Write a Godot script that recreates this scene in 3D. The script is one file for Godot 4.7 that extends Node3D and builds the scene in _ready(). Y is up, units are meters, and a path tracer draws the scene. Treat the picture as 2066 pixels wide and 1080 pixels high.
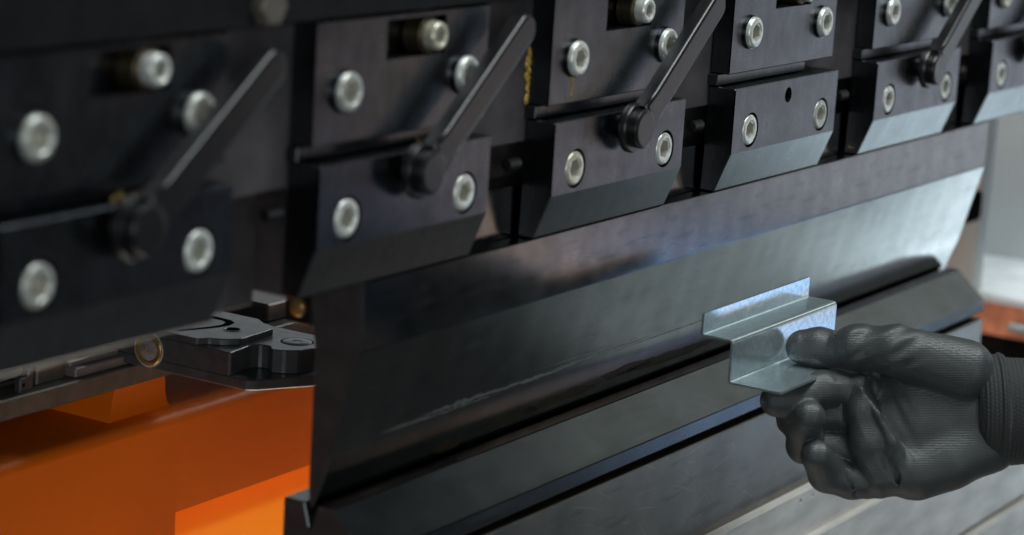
extends Node3D
# A press brake seen close up: a row of tool clamps, the punch over its die, the back gauge, and a gloved hand with a bent sheet-metal part.
# All lengths in the builders are millimetres; MM turns them into metres. x runs along the machine, y up, z out towards the operator.

const MM := 0.001
const CAM_POS := Vector3(-701.29, 213.09, 626.62)
const RIGHT := Vector3(0.5244, 0.06157, 0.84924)
const UP := Vector3(0.14388, 0.97663, -0.15966)
const BACK := Vector3(-0.83923, 0.20592, 0.50328)

var mats := {}
var used := {}


# ------------------------------------------------------------------ mesh builder
class MB:
	var v := PackedVector3Array()
	var n := PackedVector3Array()

	func tri(a: Vector3, b: Vector3, c: Vector3, na: Vector3, nb: Vector3, nc: Vector3) -> void:
		if (c - a).cross(b - a).dot(na + nb + nc) < 0.0:
			v.append_array(PackedVector3Array([a, c, b]))
			n.append_array(PackedVector3Array([na, nc, nb]))
		else:
			v.append_array(PackedVector3Array([a, b, c]))
			n.append_array(PackedVector3Array([na, nb, nc]))

	func face(p: Array, nn: Vector3) -> void:
		for i in range(1, p.size() - 1):
			tri(p[0], p[i], p[i + 1], nn, nn, nn)

	func mesh() -> ArrayMesh:
		var vv := v.duplicate()
		for i in vv.size():
			vv[i] = vv[i] * 0.001
		var a := []
		a.resize(Mesh.ARRAY_MAX)
		a[Mesh.ARRAY_VERTEX] = vv
		a[Mesh.ARRAY_NORMAL] = n
		var m := ArrayMesh.new()
		m.add_surface_from_arrays(Mesh.PRIMITIVE_TRIANGLES, a)
		return m


static func rounded(poly: Array, r: float, seg := 1) -> PackedVector2Array:
	# every corner cut (seg 1) or rounded with seg steps
	var out := PackedVector2Array()
	var k := poly.size()
	for i in k:
		var p: Vector2 = poly[i]
		var a: Vector2 = poly[(i + k - 1) % k]
		var b: Vector2 = poly[(i + 1) % k]
		var rr := minf(r, minf((a - p).length(), (b - p).length()) * 0.45)
		var s := p + (a - p).normalized() * rr
		var e := p + (b - p).normalized() * rr
		for j in seg + 1:
			var t := float(j) / seg
			out.append(s.lerp(p, t).lerp(p.lerp(e, t), t))
	return out


static func circle(c: Vector2, r: float, seg := 32, a0 := 0.0, a1 := TAU) -> Array:
	var out := []
	for i in seg:
		var a := a0 + (a1 - a0) * i / seg
		out.append(c + Vector2(cos(a), sin(a)) * r)
	return out


static func inset(poly: PackedVector2Array, d: float) -> PackedVector2Array:
	var out := PackedVector2Array()
	var k := poly.size()
	var sgn := 1.0 if not Geometry2D.is_polygon_clockwise(poly) else -1.0
	for i in k:
		var p := poly[i]
		var e0 := (p - poly[(i + k - 1) % k]).normalized()
		var e1 := (poly[(i + 1) % k] - p).normalized()
		var n0 := Vector2(-e0.y, e0.x) * sgn
		var n1 := Vector2(-e1.y, e1.x) * sgn
		var m := (n0 + n1)
		if m.length() < 0.05:
			out.append(p + n0 * d)
		else:
			m = m.normalized()
			out.append(p + m * d / maxf(0.35, m.dot(n0)))
	return out


# sweep a closed outline (u, v) from t0 to t1; xf: u, v, t -> basis columns; smooth: soft normals round the outline where it turns by less than ~35 degrees
static func prism(mb: MB, outline: PackedVector2Array, t0: float, t1: float, xf: Transform3D, bevel := 0.0, smooth := false, skip := [], cap0 := true, cap1 := true) -> void:
	var k := outline.size()
	var inn := inset(outline, bevel) if bevel > 0.0 else outline
	var ccw := not Geometry2D.is_polygon_clockwise(outline)
	var en := []
	for i in k:
		var e := (outline[(i + 1) % k] - outline[i]).normalized()
		en.append(Vector2(e.y, -e.x) if ccw else Vector2(-e.y, e.x))
	for i in k:
		if skip.has(i):
			continue
		var j := (i + 1) % k
		var na: Vector2 = en[i]
		var nb: Vector2 = en[i]
		if smooth:
			var pr: Vector2 = en[(i + k - 1) % k]
			var nx: Vector2 = en[j]
			if pr.dot(na) > 0.8:
				na = (na + pr).normalized()
			if nx.dot(nb) > 0.8:
				nb = (nb + nx).normalized()
		var n0 := xf.basis * Vector3(na.x, na.y, 0)
		var n1 := xf.basis * Vector3(nb.x, nb.y, 0)
		n0 = n0.normalized()
		n1 = n1.normalized()
		var a := xf * Vector3(outline[i].x, outline[i].y, t0 + bevel)
		var b := xf * Vector3(outline[j].x, outline[j].y, t0 + bevel)
		var c := xf * Vector3(outline[j].x, outline[j].y, t1 - bevel)
		var d := xf * Vector3(outline[i].x, outline[i].y, t1 - bevel)
		mb.tri(a, b, c, n0, n1, n1)
		mb.tri(a, c, d, n0, n1, n0)
		if bevel > 0.0:
			for s in [0, 1]:
				if (s == 0 and not cap0) or (s == 1 and not cap1):
					continue
				var w := t0 if s == 0 else t1
				var dir := xf.basis * Vector3(0, 0, -1 if s == 0 else 1)
				var m0 := (n0 + dir.normalized()).normalized()
				var m1 := (n1 + dir.normalized()).normalized()
				var p := xf * Vector3(inn[i].x, inn[i].y, w)
				var q := xf * Vector3(inn[j].x, inn[j].y, w)
				var o0 := a if s == 0 else d
				var o1 := b if s == 0 else c
				mb.tri(o0, o1, q, m0, m1, m1)
				mb.tri(o0, q, p, m0, m1, m0)
	var idx := Geometry2D.triangulate_polygon(inn)
	for s in [0, 1]:
		if (s == 0 and not cap0) or (s == 1 and not cap1):
			continue
		var w := t0 if s == 0 else t1
		var nn := (xf.basis * Vector3(0, 0, -1 if s == 0 else 1)).normalized()
		for i in range(0, idx.size(), 3):
			mb.tri(xf * Vector3(inn[idx[i]].x, inn[idx[i]].y, w), xf * Vector3(inn[idx[i + 1]].x, inn[idx[i + 1]].y, w), xf * Vector3(inn[idx[i + 2]].x, inn[idx[i + 2]].y, w), nn, nn, nn)


# outline given as (z, y), swept along x
static func along_x() -> Transform3D:
	return Transform3D(Basis(Vector3(0, 0, 1), Vector3(0, 1, 0), Vector3(1, 0, 0)), Vector3.ZERO)


# outline given as (x, z), swept up y
static func along_y() -> Transform3D:
	return Transform3D(Basis(Vector3(1, 0, 0), Vector3(0, 0, 1), Vector3(0, 1, 0)), Vector3.ZERO)


static func box(mb: MB, lo: Vector3, hi: Vector3, bevel := 0.6) -> void:
	var o := rounded([Vector2(lo.x, lo.y), Vector2(hi.x, lo.y), Vector2(hi.x, hi.y), Vector2(lo.x, hi.y)], bevel, 1)
	prism(mb, o, lo.z, hi.z, Transform3D.IDENTITY, bevel)


# profile of (radius, height) turned round the local z axis
static func lathe(mb: MB, prof: Array, seg: int, xf: Transform3D, soft := 0.75) -> void:
	var k := prof.size()
	var en := []
	for i in k - 1:
		var e: Vector2 = (prof[i + 1] - prof[i]).normalized()
		en.append(Vector2(e.y, -e.x))
	for i in k - 1:
		var na: Vector2 = en[i]
		var nb: Vector2 = en[i]
		if i > 0 and en[i - 1].dot(na) > soft:
			na = (na + en[i - 1]).normalized()
		if i < k - 2 and en[i + 1].dot(nb) > soft:
			nb = (nb + en[i + 1]).normalized()
		var p: Vector2 = prof[i]
		var q: Vector2 = prof[i + 1]
		for j in seg:
			var a0 := TAU * j / seg
			var a1 := TAU * (j + 1) / seg
			var c0 := Vector2(cos(a0), sin(a0))
			var c1 := Vector2(cos(a1), sin(a1))
			var f := func(r: Vector2, c: Vector2) -> Vector3: return xf * Vector3(r.x * c.x, r.x * c.y, r.y)
			var g := func(m: Vector2, c: Vector2) -> Vector3: return (xf.basis * Vector3(m.x * c.x, m.x * c.y, m.y)).normalized()
			if p.x > 0.0001:
				mb.tri(f.call(p, c0), f.call(p, c1), f.call(q, c1), g.call(na, c0), g.call(na, c1), g.call(nb, c1))
			if q.x > 0.0001:
				mb.tri(f.call(p, c0), f.call(q, c1), f.call(q, c0), g.call(na, c0), g.call(nb, c1), g.call(nb, c0))


# flat face in the plane z with openings; holes: [x, y, r] round, or [x0, y0, x1, y1] square-cut; depth: how far each runs in
static func holed_face(mb: MB, x0: float, y0: float, x1: float, y1: float, z: float, holes: Array, depth: float) -> void:
	var nn := Vector3(0, 0, 1)
	var at := x0
	var quad := func(a: float, b: float, c: float, d: float) -> void:
		if c - a > 0.001 and d - b > 0.001:
			mb.face([Vector3(a, b, z), Vector3(c, b, z), Vector3(c, d, z), Vector3(a, d, z)], nn)
	for h in holes:
		if h.size() == 3:
			var c := Vector2(h[0], h[1])
			var r: float = h[2]
			var s := r + minf(1.5, minf(c.y - r - y0, y1 - c.y - r))
			quad.call(at, y0, c.x - s, y1)
			quad.call(c.x - s, y0, c.x + s, c.y - s)
			quad.call(c.x - s, c.y + s, c.x + s, y1)
			at = c.x + s
			var seg := 40
			for j in seg:
				var a := TAU * j / seg
				var b := TAU * (j + 1) / seg
				var pa := Vector2(cos(a), sin(a))
				var pb := Vector2(cos(b), sin(b))
				var qa := pa / maxf(absf(pa.x), absf(pa.y)) * s
				var qb := pb / maxf(absf(pb.x), absf(pb.y)) * s
				var ra := c + pa * r
				var rb := c + pb * r
				mb.face([Vector3(ra.x, ra.y, z), Vector3(c.x + qa.x, c.y + qa.y, z), Vector3(c.x + qb.x, c.y + qb.y, z), Vector3(rb.x, rb.y, z)], nn)
				var ia := Vector3(-pa.x, -pa.y, 0)
				var ib := Vector3(-pb.x, -pb.y, 0)
				var fa := Vector3(ra.x, ra.y, z)
				var fb := Vector3(rb.x, rb.y, z)
				var dn := Vector3(0, 0, -depth)
				mb.tri(fa, fb, fb + dn, ia, ib, ib)
				mb.tri(fa, fb + dn, fa + dn, ia, ib, ia)
				mb.face([fa + dn, fb + dn, Vector3(c.x, c.y, z - depth)], nn)
		else:
			var a: float = h[0]
			var b: float = h[1]
			var c: float = h[2]
			var d: float = h[3]
			quad.call(at, y0, a, y1)
			quad.call(a, y0, c, b)
			quad.call(a, d, c, y1)
			at = c
			var dn := Vector3(0, 0, -depth)
			var k := [Vector3(a, b, z), Vector3(c, b, z), Vector3(c, d, z), Vector3(a, d, z)]
			var ns := [Vector3.UP, Vector3.LEFT, Vector3.DOWN, Vector3.RIGHT]
			for i in 4:
				mb.face([k[i], k[(i + 1) % 4], k[(i + 1) % 4] + dn, k[i] + dn], ns[i])
			mb.face([k[0] + dn, k[1] + dn, k[2] + dn, k[3] + dn], nn)
	quad.call(at, y0, x1, y1)


# ------------------------------------------------------------------ scene helpers
func numbered(called: String) -> String:
	used[called] = used.get(called, -1) + 1
	return called if used[called] == 0 else "%s_%03d" % [called, used[called]]


func thing(called: String, label: String, category: String, at := Vector3.ZERO, group := "") -> Node3D:
	var o := Node3D.new()
	o.name = numbered(called)
	add_child(o)
	o.position = at * MM
	o.set_meta("label", label)
	o.set_meta("category", category)
	if group:
		o.set_meta("group", group)
	return o


func part(called: String, mb: MB, mat: String, parent: Node3D, at := Vector3.ZERO) -> MeshInstance3D:
	var o := MeshInstance3D.new()
	o.name = called
	o.mesh = mb.mesh()
	o.material_override = mats[mat]
	o.position = at * MM
	parent.add_child(o, true)
	return o


func lin(r: float, g: float, b: float) -> Color:
	return Color(r, g, b).linear_to_srgb()


func noise_tex(freq: float, oct: int, lo: float, hi: float, sd: int, size := 512, normal := false, bump := 1.0) -> NoiseTexture2D:
	var f := FastNoiseLite.new()
	f.seed = sd
	f.noise_type = FastNoiseLite.TYPE_SIMPLEX_SMOOTH
	f.frequency = freq
	f.fractal_octaves = oct
	f.fractal_gain = 0.55
	var t := NoiseTexture2D.new()
	t.width = size
	t.height = size
	t.seamless = true
	t.noise = f
	if normal:
		t.as_normal_map = true
		t.bump_strength = bump
	else:
		var g := Gradient.new()
		g.set_color(0, Color(lo, lo, lo))
		g.set_color(1, Color(hi, hi, hi))
		t.color_ramp = g
	return t


func mat(called: String, c: Color, metal: float, rough: float, scale := Vector3.ONE * 8.0, albedo: Texture2D = null, rtex: Texture2D = null) -> StandardMaterial3D:
	var m := StandardMaterial3D.new()
	m.resource_name = called
	m.albedo_color = c
	m.metallic = metal
	m.roughness = rough
	m.uv1_triplanar = true
	m.uv1_world_triplanar = true
	m.uv1_scale = scale
	m.albedo_texture = albedo
	m.roughness_texture = rtex
	mats[called] = m
	return m


func bump(m: StandardMaterial3D, t: Texture2D, height_cm: float) -> void:
	m.heightmap_enabled = true
	m.heightmap_texture = t
	m.heightmap_scale = height_cm


func worn_texture(sd: int, base: float, scratches: int, along: Vector2, stain: float) -> ImageTexture:
	# mottled finish with oil runs and fine scratches; along: the usual direction of the scratches
	var s := 512
	var im := Image.create(s, s, false, Image.FORMAT_RGB8)
	var f := FastNoiseLite.new()
	f.seed = sd
	f.frequency = 0.012
	f.fractal_octaves = 4
	var runs := FastNoiseLite.new()
	runs.seed = sd + 1
	runs.frequency = 0.03
	for y in s:
		for x in s:
			# seamless by folding the picture on itself
			var fx := absf(x - s * 0.5)
			var fy := absf(y - s * 0.5)
			var h := base + f.get_noise_2d(fx, fy) * 0.12
			var r := runs.get_noise_2d(fx * 1.4 * (1.0 if along.x < 0.5 else 0.16), fy * (0.16 if along.x < 0.5 else 1.4))
			h -= stain * smoothstep(0.22, 0.5, r)
			im.set_pixel(x, y, Color(h, h, h))
	var rng := RandomNumberGenerator.new()
	rng.seed = sd
	for k in scratches:
		var p := Vector2(rng.randf() * s, rng.randf() * s)
		var d := along.rotated(rng.randfn(0.0, 0.35)).normalized()
		var l := rng.randf_range(6, 70)
		var w := rng.randf_range(0.03, 0.16) * (1.0 if rng.randf() < 0.75 else -0.7)
		for i in int(l):
			var q := p + d * i
			d = d.rotated(0.002)
			var px := posmod(int(q.x), s)
			var py := posmod(int(q.y), s)
			var c := im.get_pixel(px, py).r + w * sin(PI * i / l)
			im.set_pixel(px, py, Color(c, c, c))
	for k in scratches / 2:
		var px := rng.randi() % s
		var py := rng.randi() % s
		var c := clampf(im.get_pixel(px, py).r + rng.randf_range(-0.3, 0.3), 0.0, 1.0)
		im.set_pixel(px, py, Color(c, c, c))
	return ImageTexture.create_from_image(im)


func knit_texture() -> ImageTexture:
	# one stitch per 16 pixels: paired slanted loops in columns
	var s := 128
	var im := Image.create(s, s, false, Image.FORMAT_RGB8)
	for y in s:
		for x in s:
			var cx := fposmod(x / 16.0, 1.0)
			var side := absf(cx - 0.5) * 2.0
			var cy := fposmod(y / 16.0 + side * 0.45, 1.0)
			var h := (0.35 + 0.65 * sin(PI * cy)) * (0.45 + 0.55 * sin(PI * clampf(side, 0, 1)))
			im.set_pixel(x, y, Color(h, h, h))
	return ImageTexture.create_from_image(im)


func rib_texture() -> ImageTexture:
	var s := 128
	var im := Image.create(s, s, false, Image.FORMAT_RGB8)
	for y in s:
		for x in s:
			var a := 0.5 + 0.5 * sin(TAU * x / 16.0)
			var b := 0.5 + 0.5 * sin(TAU * (y / 16.0 + 0.3 * sin(TAU * x / 32.0)))
			var h := 0.75 * a + 0.25 * b
			im.set_pixel(x, y, Color(h, h, h))
	return ImageTexture.create_from_image(im)


func materials() -> void:
	var grime := noise_tex(0.012, 5, 0.8, 1.0, 3)
	var streak := noise_tex(0.02, 4, 0.7, 1.0, 9)
	var rv := noise_tex(0.015, 5, 0.8, 1.0, 5)
	var rv2 := noise_tex(0.01, 4, 0.75, 1.0, 12)
	var grain := noise_tex(0.3, 2, 0.0, 1.0, 21)
	var fine := noise_tex(0.25, 2, 0.0, 1.0, 33)
	var worn := worn_texture(51, 0.82, 420, Vector2(0.2, 1), 0.05)
	var worn_rough := worn_texture(77, 0.8, 300, Vector2(0.2, 1), -0.06)
	var ground := worn_texture(61, 0.8, 420, Vector2(1, 0.05), 0.09)
	var ground_rough := worn_texture(87, 0.74, 420, Vector2(1, 0.08), -0.14)
	var spangle := noise_tex(0.035, 3, 0.82, 1.0, 44)
	var m: StandardMaterial3D
	m = mat("black_oxide", lin(0.14, 0.148, 0.165), 1.0, 0.36, Vector3(7, 7, 7), worn, worn_rough)
	bump(m, fine, 0.004)
	mat("black_oxide_dark", lin(0.05, 0.05, 0.052), 0.9, 0.5, Vector3(9, 9, 9), grime, rv)
	mat("ram_paint", lin(0.085, 0.078, 0.082), 0.0, 0.6, Vector3(6, 6, 6), grime, rv).metallic_specular = 0.25
	mat("cover_paint", lin(0.012, 0.013, 0.014), 0.0, 0.6, Vector3(6, 6, 6), grime, rv).metallic_specular = 0.2
	mat("punch_steel", lin(0.19, 0.187, 0.187), 1.0, 0.24, Vector3(6, 6, 6), ground, ground_rough)
	mat("die_steel", lin(0.11, 0.118, 0.118), 1.0, 0.3, Vector3(3, 3, 3), ground, ground_rough)
	mat("holder_steel", lin(0.29, 0.265, 0.225), 1.0, 0.5, Vector3(3, 3, 3), ground, ground_rough)
	m = mat("bare_steel", lin(0.72, 0.69, 0.64), 0.4, 0.55, Vector3(2, 7, 7), grime, rv)
	bump(m, fine, 0.003)
	mat("rail_steel", lin(0.17, 0.15, 0.125), 0.5, 0.55, Vector3(10, 10, 10), grime, rv)
	mat("brown_aluminium", lin(0.26, 0.21, 0.2), 0.3, 0.5, Vector3(6, 30, 30), grime, rv)
	mat("zinc", lin(0.92, 0.94, 0.88), 0.4, 0.34, Vector3(25, 25, 25), streak, rv2)
	mat("zinc_dull", lin(0.7, 0.71, 0.65), 0.5, 0.4, Vector3(25, 25, 25), streak, rv2)
	mat("zinc_yellow", lin(0.82, 0.79, 0.63), 0.5, 0.36, Vector3(25, 25, 25), streak, rv2)
	mat("socket", lin(0.5, 0.49, 0.43), 0.6, 0.45)
	mat("brass", lin(0.46, 0.26, 0.09), 0.5, 0.38, Vector3(20, 20, 20), streak, rv)
	mat("dull_brass", lin(0.09, 0.07, 0.04), 0.8, 0.5, Vector3(20, 20, 20), grime, rv)
	mat("ivory_steel", lin(0.34, 0.27, 0.24), 0.1, 0.5, Vector3(20, 20, 20), streak, rv)
	mat("lever_black", lin(0.009, 0.0085, 0.009), 0.0, 0.34, Vector3(14, 14, 14), grime, rv).metallic_specular = 0.5
	m = mat("gauge_steel", lin(0.14, 0.14, 0.145), 0.6, 0.4, Vector3(12, 12, 12), grime, rv)
	bump(m, fine, 0.003)
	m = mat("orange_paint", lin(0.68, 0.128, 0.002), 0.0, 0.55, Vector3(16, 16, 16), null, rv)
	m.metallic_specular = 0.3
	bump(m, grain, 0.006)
	m = mat("lit_orange_paint", lin(0.86, 0.3, 0.016), 0.0, 0.55, Vector3(16, 16, 16), null, rv)  # lighter copy of the orange paint, with the light put in
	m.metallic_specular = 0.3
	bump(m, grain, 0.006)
	mat("galvanised", lin(0.78, 0.92, 0.96), 0.84, 0.2, Vector3(14, 14, 14), spangle, rv2)
	mat("streak_steel", lin(0.25, 0.25, 0.23), 0.6, 0.42, Vector3(12, 12, 12), streak, rv)  # paler steel for the painted highlight on the punch crease
	mat("grease", lin(0.42, 0.28, 0.07), 0.0, 0.3)
	mat("floor_grey", lin(0.2, 0.2, 0.2), 0.0, 0.6)
	mat("frame_grey", lin(0.5, 0.53, 0.53), 0.0, 0.6)
	mat("table_sheet", lin(0.8, 0.82, 0.83), 0.2, 0.45, Vector3(3, 3, 3), grime, rv)
	mat("pale_edge", lin(0.6, 0.62, 0.62), 0.0, 0.5)
	mat("red_orange", lin(0.95, 0.34, 0.18), 0.0, 0.5, Vector3(5, 5, 5), streak, rv)
	mat("teal_grey", lin(0.3, 0.36, 0.36), 0.3, 0.5)
	mat("end_grain", lin(0.045, 0.043, 0.045), 0.0, 0.62, Vector3(12, 12, 12), worn, rv)
	mat("matte_black", lin(0.01, 0.01, 0.01), 0.0, 1.0).metallic_specular = 0.0  # plain black; also paints the shade in the groove and behind the gauge
	m = mat("glove", lin(0.037, 0.041, 0.042), 0.0, 0.39, Vector3(95, 95, 95))
	m.uv1_world_triplanar = false
	bump(m, knit_texture(), 0.026)
	m.rim_enabled = true
	m.rim = 0.25
	m.metallic_specular = 0.6
	m = mat("cuff_knit", lin(0.018, 0.019, 0.02), 0.0, 0.75, Vector3(55, 55, 55))
	m.uv1_world_triplanar = false
	bump(m, rib_texture(), 0.05)
	m.rim_enabled = true
	m.rim = 0.5
	mat("sleeve_cloth", lin(0.05, 0.1, 0.24), 0.0, 0.85)


func camera_and_light() -> void:
	var cam := Camera3D.new()
	cam.name = "camera"
	var at := CameraAttributesPhysical.new()
	at.frustum_focal_length = 113.16
	at.frustum_focus_distance = 1.42
	at.exposure_aperture = 8.6
	at.exposure_shutter_speed = 100.0
	at.frustum_far = 30.0
	at.frustum_near = 0.05
	cam.attributes = at
	cam.transform = Transform3D(Basis(RIGHT, UP, BACK).orthonormalized(), CAM_POS * MM)
	cam.fov = 12.105
	cam.near = 0.05
	cam.far = 30.0
	add_child(cam)
	cam.current = true
	var we := WorldEnvironment.new()
	we.name = "environment"
	var e := Environment.new()
	e.background_mode = Environment.BG_COLOR
	e.background_color = lin(0.018, 0.029, 0.034)
	e.tonemap_mode = Environment.TONE_MAPPER_LINEAR
	e.tonemap_exposure = 1.0
	e.sdfgi_enabled = true
	e.ssao_enabled = true
	e.ssil_enabled = true
	we.environment = e
	add_child(we)
	# workshop lamps, and unseen panels added for reflections and fill, all outside the frame
	lamp("side_panel_light", Vector3(2500, -120, 630), Vector3(700, -50, 0), Vector2(0.6, 0.62), lin(0.84, 0.9, 1.0), 1.25)  # unseen panel added for the clamp faces to reflect
	lamp("low_panel_light", Vector3(2500, -640, 280), Vector3(900, -80, 0), Vector2(0.26, 0.3), lin(0.74, 0.92, 1.0), 4.5)  # added low panel, mirrored in the chamfers and punch
	lamp("blue_side_light", Vector3(2300, -560, 800), Vector3(600, -100, 0), Vector2(0.34, 0.26), lin(0.34, 0.57, 1.0), 1.9)  # added panel in place of blue clothing reflected in the steel
	lamp("warm_panel_light", Vector3(2500, -430, 1370), Vector3(500, -60, 0), Vector2(0.5, 0.45), lin(1.0, 0.76, 0.62), 1.15)  # added panel for a brownish reflection on the left clamps
	lamp("low_pale_light", Vector3(2500, -930, 590), Vector3(520, -100, -20), Vector2(0.36, 0.36), lin(0.8, 0.98, 1.0), 0.75)  # added panel that lifts the middle of the punch
	lamp("low_warm_light", Vector3(2500, -1330, 150), Vector3(500, -130, -28), Vector2(0.24, 0.36), lin(1.0, 0.84, 0.6), 1.4)  # added panel in place of a lit pallet on the floor
	lamp("high_panel_light", Vector3(2500, 700, 380), Vector3(700, -150, 0), Vector2(0.5, 0.8), lin(0.92, 1.0, 0.97), 0.9)  # unseen panel added for the sloping die face to reflect
	lamp("ceiling_light", Vector3(600, 1700, 620), Vector3(500, -100, 60), Vector2(1.4, 0.5), lin(0.93, 0.99, 1.0), 17.0)
	lamp("table_fill_light", Vector3(1340, 480, -190), Vector3(1330, -215, -140), Vector2(0.1, 0.3), lin(0.88, 0.97, 1.0), 42.0)  # added over the side table to brighten the right background
	lamp("added_fill_light", Vector3(-1500, 250, 1500), Vector3(400, -170, -150), Vector2(1.6, 1.0), lin(0.92, 0.99, 1.0), 3.4)  # unseen fill added for the orange frame and the glove
	lamp("rear_hall_light", Vector3(1050, 60, -760), Vector3(370, -115, -200), Vector2(1.1, 0.5), lin(0.9, 0.97, 1.0), 0.55)
	lamp("pit_light", Vector3(560, -560, -238), Vector3(560, -320, -292), Vector2(0.4, 0.1), lin(1.0, 0.97, 0.85), 11.0)
	lamp("under_bed_light", Vector3(280, -900, -90), Vector3(300, -200, -232), Vector2(0.6, 0.25), lin(1.0, 0.93, 0.8), 5.0)  # added below to brighten the orange beam


func lamp(called: String, at: Vector3, aim: Vector3, size: Vector2, c: Color, radiance: float) -> void:
	var l := AreaLight3D.new()
	l.name = called
	l.area_size = size
	l.light_color = c
	l.light_energy = radiance * size.x * size.y / PI
	l.area_normalize_energy = true
	l.shadow_enabled = true
	l.area_range = 8.0
	add_child(l)
	l.look_at_from_position(at * MM, aim * MM, Vector3.UP)


# ------------------------------------------------------------------ machine
func socket_screw(parent: Node3D, at: Vector3, r: float, back: float, flange := false) -> void:
	var xf := Transform3D.IDENTITY
	var mb := MB.new()
	var hr := r * 0.6
	lathe(mb, [Vector2(r, -back), Vector2(r, -2.0), Vector2(r * 0.985, -1.2), Vector2(r * 0.94, -0.5), Vector2(r * 0.86, -0.1), Vector2(r * 0.78, 0), Vector2(hr + 0.5, 0), Vector2(hr, -0.5)], 40, xf)
	# from the round chamfer to the hexagon and down its walls
	var seg := 36
	var hex := r * 0.56
	for j in seg:
		var a := TAU * j / seg
		var b := TAU * (j + 1) / seg
		var f := func(t: float, z: float) -> Vector3:
			var u := fposmod(t + 0.35, PI / 3.0) - PI / 6.0
			var q := hex * cos(PI / 6.0) / cos(u)
			return Vector3(cos(t) * q, sin(t) * q, z)
		var ra := Vector3(cos(a) * hr, sin(a) * hr, -0.5)
		var rb := Vector3(cos(b) * hr, sin(b) * hr, -0.5)
		var k := Vector3(0, 0, 1)
		mb.tri(ra, rb, f.call(b, -0.7), k, k, k)
		mb.tri(ra, f.call(b, -0.7), f.call(a, -0.7), k, k, k)
	var head := part("screw", mb, "zinc", parent, at)
	var sk := MB.new()
	for j in 6:
		var a := TAU * j / 6 - 0.35
		var b := TAU * (j + 1) / 6 - 0.35
		var pa := Vector3(cos(a), sin(a), 0) * hex
		var pb := Vector3(cos(b), sin(b), 0) * hex
		var up := Vector3(0, 0, -0.72)
		var dn := Vector3(0, 0, -5.5)
		sk.face([pa + up, pb + up, pb + dn, pa + dn], -(pa + pb).normalized())
		sk.face([pa + dn, pb + dn, dn], Vector3(0, 0, 1))
	part("socket", sk, "socket", head)
	if flange:
		var fl := MB.new()
		lathe(fl, [Vector2(r * 0.9, -back), Vector2(r * 1.09, -back), Vector2(r * 1.09, -back + 1.2), Vector2(r * 1.03, -back + 1.5), Vector2(r, -back + 1.5)], 36, xf)
		part("washer", fl, "black_oxide", head)


func clamp_station() -> Node3D:
	# origin: axis of the lower left screw, at the front of the lower plate
	var t := thing("tool_clamp", "", "tool clamp", Vector3.ZERO, "tool clamps bolted along the ram")
	var b := 0.6
	# lower jaw: (z, y) outline with the ground lower chamfer; the front side is replaced by a face with holes
	var o := PackedVector2Array([Vector2(0, 25.5 - b), Vector2(0, -12), Vector2(-8.7, -34), Vector2(-9.4, -34.8), Vector2(-17.4, -34.8), Vector2(-18, -34), Vector2(-17, 24.9), Vector2(-16.4, 25.5), Vector2(-b, 25.5)])
	var mb := MB.new()
	prism(mb, o, -23, 117, along_x(), b, false, [0])
	holed_face(mb, -23 + b, -12, 117 - b, 25.5 - b, 0, [[0, 0, 10.2], [47.4, 16.2, 4.6], [96, 0, 10.2]], 11)
	part("lower_jaw", mb, "black_oxide", t)
	socket_screw(t, Vector3(0, 0, 0.3), 9, 10)
	socket_screw(t, Vector3(96, 0, 0.3), 9, 10)
	# upper plate with the adjuster window
	o = PackedVector2Array([Vector2(-5, 88 - b), Vector2(-5, 33 + b), Vector2(-5 - b, 33), Vector2(-16.4, 33), Vector2(-17, 33.6), Vector2(-17, 87.4), Vector2(-16.4, 88), Vector2(-5 - b, 88)])
	mb = MB.new()
	prism(mb, o, -23, 117, along_x(), b, false, [0])
	holed_face(mb, -23 + b, 33 + b, 117 - b, 88 - b, -5, [[0, 56, 8.5], [31, 67.5, 79, 85.5], [96, 56, 8.5]], 11)
	part("upper_plate", mb, "black_oxide", t)
	socket_screw(t, Vector3(0, 56, -0.6), 9, 4.4, true)
	socket_screw(t, Vector3(96, 56, -0.6), 9, 4.4, true)
	# adjuster in the window
	mb = MB.new()
	lathe(mb, [Vector2(0, -15), Vector2(9.0, -15), Vector2(9.0, -6.2), Vector2(8.2, -5.4), Vector2(5, -5.4)], 32, Transform3D.IDENTITY)
	var c := part("adjuster_collar", mb, "dull_brass", t, Vector3(67, 76.5, 0))
	socket_screw(t, Vector3(67, 76.5, 0.6), 6.6, 6.4)
	# ledge bar between the two plates
	mb = MB.new()
	box(mb, Vector3(-24, 25.9, -21), Vector3(92, 32.6, -11.5), 0.5)
	part("ledge_bar", mb, "black_oxide", t)
	# stud that sticks out of the jaw's left side
	mb = MB.new()
	var pr := [Vector2(0, 0)]
	for k in 9:
		pr.append(Vector2(2.6, k * 1.1 + 0.1))
		pr.append(Vector2(3.4, k * 1.1 + 0.55))
	pr.append(Vector2(2.6, 10.2))
	lathe(mb, pr, 20, Transform3D(Basis(Vector3(0, 1, 0), Vector3(0, 0, 1), Vector3(1, 0, 0)), Vector3(-33, 2.5, -21)), 2.0)
	part("threaded_stud", mb, "black_oxide_dark", t)
	return t


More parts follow.
